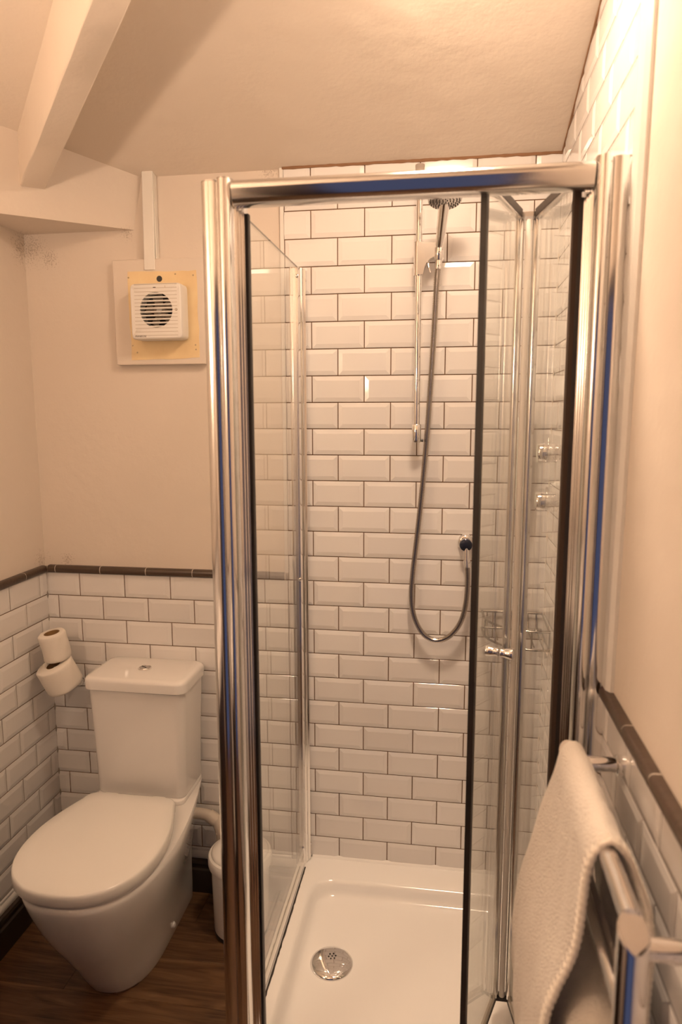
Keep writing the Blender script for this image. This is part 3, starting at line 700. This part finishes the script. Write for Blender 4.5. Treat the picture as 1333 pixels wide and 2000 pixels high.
# front plate with a round hole: ring of quads between hole circle and outer rounded square
def plate_with_hole(m_, y0, ysurf):
    n = 64; inner = []; outer = []
    for i in range(n):
        a = 2*PI*i/n; c_, s_2 = math.cos(a), math.sin(a)
        inner.append((FXC+FR*c_, FZC+FR*s_2))
        # rounded square by superellipse
        hx, hz = (FX1-FX0)/2, (FZ1-FZ0)/2; e_ = 2/14
        outer.append(((FX0+FX1)/2+hx*math.copysign(abs(c_)**e_, c_), (FZ0+FZ1)/2+hz*math.copysign(abs(s_2)**e_, s_2)))
    sh = lambda pts, k_: [((FX0+FX1)/2+(x-(FX0+FX1)/2)*k_, (FZ0+FZ1)/2+(z-(FZ0+FZ1)/2)*k_) for x, z in pts]
    rs = [[(x, y0, z) for x, z in inner], [(x, ysurf, z) for x, z in inner], [(x, ysurf, z) for x, z in sh(outer, .94)], [(x, ysurf+.002, z) for x, z in sh(outer, .975)], [(x, ysurf+.007, z) for x, z in outer], [(x, -.0172, z) for x, z in outer]]
    return m_.rings(rs, True, False, False)
plate_with_hole(MB(), -.03, -.066).build('cover', m_fan, t, 30)
MB().box(FX0+.012, FX1-.012, -.032, -.018, FZ0+.012, FZ1-.012).build('recess', m_fandark, t)
for i in range(14):
    z = FZC-.0655+i*.0101
    dz_ = abs(z-FZC)
    # raised slat lines: across hole or on plate
    if dz_ > FR-.001: continue
    hw_ = math.sqrt(FR*FR-dz_*dz_)+.001; x0, x1 = FXC-hw_, FXC+hw_
    MB().rings([[(x, -.058, z-.0021), (x, -.0652, z-.0020), (x, -.0662, z), (x, -.0652, z+.0020), (x, -.058, z+.0021)] for x in (x0, x1)]).build('slat', m_fan, t, 30)
g_ = MB()
for i in range(15):
    z = FZC-.0705+i*.0101; dz_ = abs(z-FZC)
    if dz_ < FR-.002:
        w2 = math.sqrt(FR*FR-dz_*dz_)
        g_.box(FXC-.064, FXC-w2, -.0664, -.0655, z-.0006, z+.0006); g_.box(FXC+w2, FXC+.064, -.0664, -.0655, z-.0006, z+.0006)
    else: g_.box(FXC-.064, FXC+.064, -.0664, -.0655, z-.0006, z+.0006)
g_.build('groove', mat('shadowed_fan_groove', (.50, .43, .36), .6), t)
MB().lathe([(.020, 0), (.021, .012), (.017, .016), (0, .017)], (FXC+.004, -.034, FZC), (0, -1, 0), 28).build('hub', m_fanblade, t, 40)
for i in range(5):
    a = 2*PI*i/5+.5; u1 = Vector((math.cos(a), 0, math.sin(a))); u2 = Vector((-math.sin(a), 0, math.cos(a))); c0 = Vector((FXC+.004, -.042, FZC))
    MB().rings([[c0+u1*r+u2*(-wd)+Vector((0, .005, 0)), c0+u1*r+u2*wd+Vector((0, -.006, 0)), c0+u1*r+u2*wd+Vector((0, -.0075, 0)), c0+u1*r+u2*(-wd)+Vector((0, .0035, 0))] for r, wd in ((.017, .008), (.03, .012), (.044, .014))]).build('blade', m_fanblade, t)
MB().lathe([(.008, 0), (.008, .004), (0, .0045)], (FXC+.004, -.050, FZC), (0, -1, 0), 16).build('hub_label', m_fan, t)
MB().box(-.445, -.437, -.0668, -.066, 1.9125, 1.9145).build('slot', m_ink, t); MB().box(-.4095, -.4088, -.0667, -.066, 1.912, 1.918).build('slot', m_oldmetal, t)
MB().lathe([(.004, 0), (.003, .0015), (0, .0015)], (-.378, -.066, 1.8515), (0, -1, 0), 12).build('pilot_light', m_clearseal, t)
cu = bpy.data.curves.new('lettering', 'FONT'); cu.body = 'MANROSE'; cu.size = .0072; cu.extrude = .0002; cu.space_character = 1.05
cu.materials.append(m_ink); to_ = bpy.data.objects.new('lettering_curve', cu); COL.objects.link(to_)
bpy.context.view_layer.update(); me_ = bpy.data.meshes.new_from_object(to_.evaluated_get(bpy.context.evaluated_depsgraph_get())); bpy.data.objects.remove(to_)
to = bpy.data.objects.new('lettering', me_); COL.objects.link(to); to.parent = t; to.matrix_parent_inverse = Matrix.Translation(-Vector(t['_w']))
to.location = (-.5045, -.0664, 1.7765); to.rotation_euler = (H, 0, 0); to['_w'] = (0., 0., 0.); to['label'] = 'small dark lettering at the lower left of the cover'

# ------------------------------------------------------------ toilet
CX = -.500
t = thing('toilet', (CX, -.3, 0), 'white close coupled toilet with closed lid and square cistern', 'toilet')
def dring(cx, wf, wr_, yb, yc, yf, z, n=2.35, r=.02):
    half = [(0, yb), (wr_*.5, yb)]
    r = min(r, wr_*.5)
    half += [(wr_-r+r*math.sin(PI/2*i/5), yb-r+r*math.cos(PI/2*i/5)) for i in range(6)]
    y1 = yb-r
    half += [(wr_+(wf-wr_)*(math.sin(PI/2*i/9)), y1+(yc-y1)*i/9) for i in range(1, 9)]
    half += [(wf*max(math.cos(PI/2*i/20), 0)**(2/n), yc+(yf-yc)*math.sin(PI/2*i/20)**(2/n)) for i in range(0, 20)]
    left = [(-x, y_) for x, y_ in half[1:]][::-1]
    pts = half+[(0, yf)]+left
    return [(cx+x, y_, z) for x, y_ in pts]
body = []
for z, wf, wr_, yf, yc in ((0, .100, .098, -.440, -.27), (.01, .103, .100, -.448, -.275), (.06, .110, .101, -.476, -.28), (.12, .121, .101, -.510, -.29), (.18, .134, .102, -.546, -.31), (.24, .150, .105, -.582, -.33),
                           (.29, .164, .110, -.606, -.345), (.33, .174, .118, -.622, -.355), (.36, .181, .126, -.632, -.36), (.385, .185, .132, -.638, -.365), (.396, .185, .134, -.638, -.365), (.4015, .182, .134, -.634, -.365)):
    body.append(dring(CX, wf, wr_, -.004 if z > .2 else -.03, yc, yf, z))
# rear platform that carries the cistern is slightly higher
MB().rings(body).build('pan', m_ceram, t, 60)
rp_ = []
for z, a, b_, yf in ((.25, .098, .1, -.12), (.30, .112, .1, -.15), (.34, .124, .1, -.165), (.375, .134, .1, -.175), (.400, .139, .1, -.180), (.414, .140, .1, -.181), (.4172, .137, .1, -.178)):
    rp_.append([(-.506+x, y_, zz) for x, y_, zz in rr(-a, a, yf, -.005, .022, z, 5)])
MB().rings(rp_).build('rear_platform', m_ceram, t, 60)
def sc2(ring, k_, z): 
    cx_ = sum(p_[0] for p_ in ring)/len(ring); cy_ = sum(p_[1] for p_ in ring)/len(ring)
    return [(cx_+(x-cx_)*k_, cy_+(y_-cy_)*k_, z) for x, y_, _ in ring]
SX = -.508
base = dring(SX, .186, .140, -.203, -.43, -.642, 0, 2.3, .035)
MB().rings([sc2(base, .95, .4018), sc2(base, .965, .403), sc2(base, .965, .409), sc2(base, .95, .410)]).build('seat', m_seat, t, 50)
MB().rings([sc2(base, .97, .4105), sc2(base, .992, .4115), sc2(base, 1.0, .415), sc2(base, 1.0, .432), sc2(base, .997, .437), sc2(base, .988, .441), sc2(base, .972, .443), sc2(base, .8, .4445), sc2(base, .4, .445)]).build('lid', m_seat, t, 50)
for sx in (-.075, .075):
    MB().lathe([(.012, -.018), (.012, .018)], (SX+sx, -.198, .424), (1, 0, 0), 16).build('hinge', m_seat, t, 40)
def rr3(x0, x1, y0, y1, r, z): return rr(x0, x1, y0, y1, r, z, 7)
MB().rings([rr3(-.642, -.368, -.168, -.008, .022, .4175), rr3(-.6445, -.3655, -.171, -.008, .024, .424), rr3(-.648, -.360, -.178, -.006, .026, .60), rr3(-.653, -.352, -.186, -.006, .028, .745), rr3(-.653, -.352, -.186, -.006, .028, .752)]).build('cistern', m_ceram, t, 50)
MB().rings([rr3(-.656, -.349, -.190, -.004, .028, .7525), rr3(-.661, -.344, -.195, -.003, .031, .756), rr3(-.662, -.343, -.196, -.003, .032, .780), rr3(-.660, -.345, -.194, -.004, .032, .786), rr3(-.655, -.350, -.189, -.008, .030, .790), rr3(-.645, -.360, -.179, -.014, .026, .792)]).build('cistern_lid', m_ceram, t, 50)
fb = MB().lathe([(.0205, 0), (.0205, .003), (.019, .0045), (.0175, .0045), (.017, .003), (.0, .003)], (-.505, -.100, .7915), n=32).build('flush_button', m_chrome, t, 40)
MB().rings([[(-.505+.015*math.cos(a)*s, -.100+.015*math.sin(a)*s, z) for a in [2*PI*i/20 for i in range(20)]] for s, z in ((1, .7944), (.9, .7965), (.3, .7972))]).build('button_face', m_plate, fb, 40)
MB().tube([(-.517, -.093, .7975), (-.503, -.101, .7978), (-.495, -.110, .7975)], .0008, 6).build('button_split', m_black, fb)
MB().lathe([(.010, 0), (.010, .006), (.006, .011), (0, .012)], (CX+.103, -.225, .045), (1, -.1, .1), 16).build('bolt_cap', m_white_pl, t, 40)

# toilet rolls on a holder
ax = Vector((-.27, -.27, .92)).normalized()
L0 = Vector((-.784, -.104, .757))
def roll(name, c0, ax_, ro, ri, hgt, lab, grp=None):
    t_ = thing(name, tuple(c0), lab, 'toilet roll', grp)
    u1 = ax_.orthogonal().normalized(); w1 = ax_.cross(u1); n = 48; rs = []
    rj = random.Random(int(ro*1e4))
    prof_ = [(ri, 0), (ro-.004, 0), (ro, .004)] + [(ro, hgt*i/6) for i in range(1, 6)] + [(ro, hgt-.004), (ro-.004, hgt), (ri, hgt)]
    ph = [rj.uniform(0, 6) for _ in range(4)]
    for k_, (r, h_) in enumerate(prof_):
        ring = []
        for i in range(n):
            a = 2*PI*i/n
            w_ = 0 if r == ri else .0009*math.sin(3*a+ph[0]+h_*60)+.0006*math.sin(7*a+ph[1]-h_*90)
            ring.append(c0+ax_*h_+(u1*math.cos(a)+w1*math.sin(a))*(r+w_))
        rs.append(ring)
    rs.append(rs[0])
    MB().rings(rs, True, False, False).build('paper', m_paper, t_, 50)
    cr_ = [[c0+ax_*h_+(u1*math.cos(a)+w1*math.sin(a))*r for a in [2*PI*i/n for i in range(n)]] for r, h_ in ((ri-.0002, .001), (ri-.0002, hgt-.0008), (ri-.0018, hgt-.0008), (ri-.0018, .001))]
    cr_.append(cr_[0]); MB().rings(cr_, True, False, False).build('core', m_card, t_, 50)
    return t_
roll('toilet_roll', L0-ax*.043, ax, .0555, .0235, .084, 'full white toilet roll, the lower one of the stack beside the cistern')
ax2 = Vector((-.12, -.12, .98)).normalized()
roll('toilet_roll', L0+ax*.0440+Vector((.008, .016, .012)), ax2, .0405, .0235, .086, 'half used toilet roll tilted on top of the larger one')
t = thing('toilet_roll_holder', (-.80, -.01, .69), 'small chrome toilet roll holder hidden behind the rolls', 'holder')
MB().lathe([(.018, 0), (.018, .005), (.006, .007)], (-.78, .0, .700), (0, -1, 0), 20).build('wall_plate', m_chrome, t, 40)
q0 = L0-ax*.048
MB().tube([(-.78, -.003, .700), (-.782, -.05, .700), q0, q0+ax*.02, q0+ax*.08], .005, 10).build('arm', m_chrome, t, 60)

# pipe behind the toilet
t = tag(MB().tube(catmull([(-.398, -.045, .297), (-.375, -.045, .296), (-.345, -.045, .294), (-.318, -.046, .283), (-.303, -.048, .258), (-.295, -.05, .21), (-.292, -.05, .0)], 6), .0175, 16).build('waste_pipe', m_pipe, None, 60), 'painted pipe bending down behind the toilet beside the bin', 'pipe')
MB().tube([(-.338, -.045, .2935), (-.312, -.0465, .277)], .0205, 16).build('elbow_collar', m_pipe, t, 50)

# pedal bin
BXc, BYc = -.203, -.150
t = thing('pedal_bin', (BXc, BYc, 0), 'small round white pedal bin between toilet and shower', 'bin')
MB().lathe([(.080, 0), (.083, .001), (.084, .012), (.0835, .014)], (BXc, BYc, 0), n=48).build('base_ring', m_black, t, 40)
MB().lathe([(.082, .012), (.0825, .015), (.0865, .215), (.0865, .222)], (BXc, BYc, 0), n=48).build('body', m_binwhite, t, 40)
MB().lathe([(.0865, .216), (.094, .219), (.096, .226), (.096, .246), (.093, .252), (.086, .254)], (BXc, BYc, 0), n=48).build('rim', m_binwhite, t, 40)
MB().lathe([(.086, .2545), (.0855, .258), (.080, .264), (.06, .270), (.03, .273), (0, .2735)], (BXc, BYc, 0), n=48).build('lid', m_binwhite, t, 50)
MB().bbox(BXc-.02, BXc+.02, BYc-.108, BYc-.082, .006, .012, .002).build('pedal', m_black, t)

# ------------------------------------------------------------ towel rail
TX = .592; YN, YFm = -1.300, -.915
t = thing('towel_rail', (TX, -1.1, .3), 'chrome ladder towel rail standing off the right wall', 'towel rail')
def slanted(y_, z0, z1, r=.0165, n=32):
    m_ = MB(); ring0 = [(TX+r*math.cos(a), y_+r*math.sin(a), z0) for a in [2*PI*i/n for i in range(n)]]
    # top cut by a plane facing the room and upward
    nrm = Vector((.10, -.68, .73)).normalized(); zc = z1
    def top(x, y2, dr=0): return zc-(nrm.x*(x-TX)+nrm.y*(y2-y_))/nrm.z
    ring1 = [(x, y2, top(x, y2)-.002) for x, y2, _ in ring0]
    ring2 = [(TX+(x-TX)*.93, y_+(y2-y_)*.93, top(TX+(x-TX)*.93, y_+(y2-y_)*.93)) for x, y2, _ in ring0]
    return m_.rings([ring0, ring1, ring2])
ZT = 1.030
for y_, nm in ((YN, 'upright'), (YFm, 'upright')):
    slanted(y_, .26, ZT-.006).build(nm, m_chrome, t, 35)
for z in (1.030, .915, .80, .685, .52, .42, .32):
    MB().tube([(TX, YN+.012, z), (TX, YFm-.012, z)], .0115, 20).build('bar', m_chrome, t, 50)
for y_ in (YN+.004, YFm+.012):
    for z in (1.003, .34):
        MB().lathe([(.0125, 0), (.0125, XR-TX-.012), (.0165, XR-TX-.010), (.0165, XR-TX-.001)], (TX, y_, z), (1, 0, 0), 24).build('wall_bracket', m_chrome, t, 40)

# towels
def towel(name, label, prof_far, prof_near, y0, y1, th, ny=36, seed=1, stitch=True, grp='towels on the rail', fold=0):
    rg = random.Random(seed)
    def res(pts, n):
        c_ = catmull([(x, 0, z) for x, z in pts], 10); L2 = [0]
        for a, b_ in zip(c_[:-1], c_[1:]): L2.append(L2[-1]+(b_-a).length)
        out = []; i = 0
        for k_ in range(n):
            s_2 = L2[-1]*k_/(n-1)
            while i < len(L2)-2 and L2[i+1] < s_2: i += 1
            out.append(c_[i].lerp(c_[i+1], (s_2-L2[i])/max(L2[i+1]-L2[i], 1e-9)))
        return out
    n = 110; A_ = res(prof_far, n); B_ = res(prof_near, n)
    ph = [rg.uniform(0, 6) for _ in range(6)]
    rows = []
    for j in range(ny+1):
        s = j/ny; row = []
        for i in range(n):
            p_ = A_[i].lerp(B_[i], s); q_ = i/(n-1); drop = abs(q_-.5)*2
            wv_ = .0035*drop*math.sin(7*s+9*q_+ph[0])+.002*drop*math.sin(17*s-6*q_+ph[1])+.0012*math.sin(23*s+31*q_+ph[2])
            yv = y0+(y1-y0)*s+.006*drop*math.sin(5*q_+ph[3])*(s-.5)
            row.append(Vector((p_.x+wv_, yv, p_.z+.0012*math.sin(19*s+ph[4]))))
        rows.append(row)
    m_ = MB(); o_out = []; rings = []
    for j, row in enumerate(rows):
        ring = []; inn = []
        edge = min(j, ny-j)/2.0; tt = th*min(1, .55+edge*.45)
        for i in range(n):
            a = row[max(i-1, 0)]; b_ = row[min(i+1, n-1)]; tg = (b_-a); nrm = Vector((-tg.z, 0, tg.x)).normalized()
            k2 = min(1, (min(i, n-1-i)+.6)/2.2)
            ring.append(row[i]+nrm*tt*.5*k2); inn.append(row[i]-nrm*tt*.5*k2)
        rings.append(ring+inn[::-1])
    m_.rings(rings)
    if not stitch: return tag(m_.build(name, m_towel, None, 70), label, 'towel', grp)
    root = thing(name, (TX, (y0+y1)/2, ZT), label, 'towel', grp)
    m_.build('cloth', m_towel, root, 70)
    st = MB()
    for jj in (ny,):
        row = rows[jj]; 
        full = []
        for a, b_ in zip(row[:-1], row[1:]): full += [a, a.lerp(b_, .5)]
        full.append(row[-1])
        rad = [th*.42+(.0014 if k_ % 3 == 0 else 0) for k_ in range(len(full))]
        st.tube(full, rad, 8)
        for k_ in range(2, len(full)-2, 3):
            p_ = full[k_]; tg = (full[k_+1]-full[k_-1]).normalized(); nr_ = Vector((-tg.z, 0, tg.x))
            for sg in (1, -1):
                st.tube([p_+nr_*sg*th*.45, p_+nr_*sg*(th*.52)+Vector((0, .006, 0))+tg*.003, p_+nr_*sg*(th*.50)+Vector((0, .012, 0))+tg*.004], .0009, 5)
    st.build('stitched_hem', m_stitch, root, 60)
    return root
farp = [(.517, .640), (.512, .69), (.514, .75), (.524, .825), (.546, .915), (.566, .99), (.576, 1.034), (.592, 1.050), (.609, 1.038), (.622, .99), (.632, .90), (.640, .80), (.642, .72)]
near = [(.512, .630), (.516, .70), (.528, .79), (.541, .835), (.559, .893), (.568, .964), (.573, 1.020), (.590, 1.047), (.610, 1.035), (.626, 1.005), (.643, .955), (.650, .86), (.652, .75)]
towel('hand_towel', 'cream terry towel draped over the top bar of the towel rail', farp, near, -.930, -1.180, .0085)
p2f = [(.556, .40), (.553, .55), (.552, .70), (.560, .785), (.575, .812), (.592, .820), (.609, .812), (.622, .78), (.628, .68), (.63, .52)]
p2n = [(.548, .40), (.545, .55), (.548, .70), (.558, .783), (.575, .812), (.592, .820), (.609, .812), (.623, .78), (.63, .68), (.632, .52)]
towel('bath_towel', 'second cream towel folded over a lower bar, beneath the first', p2f, p2n, -.945, -1.275, .009, seed=4, stitch=False)
for o in bpy.data.objects:
    if '_w' in o: del o['_w']
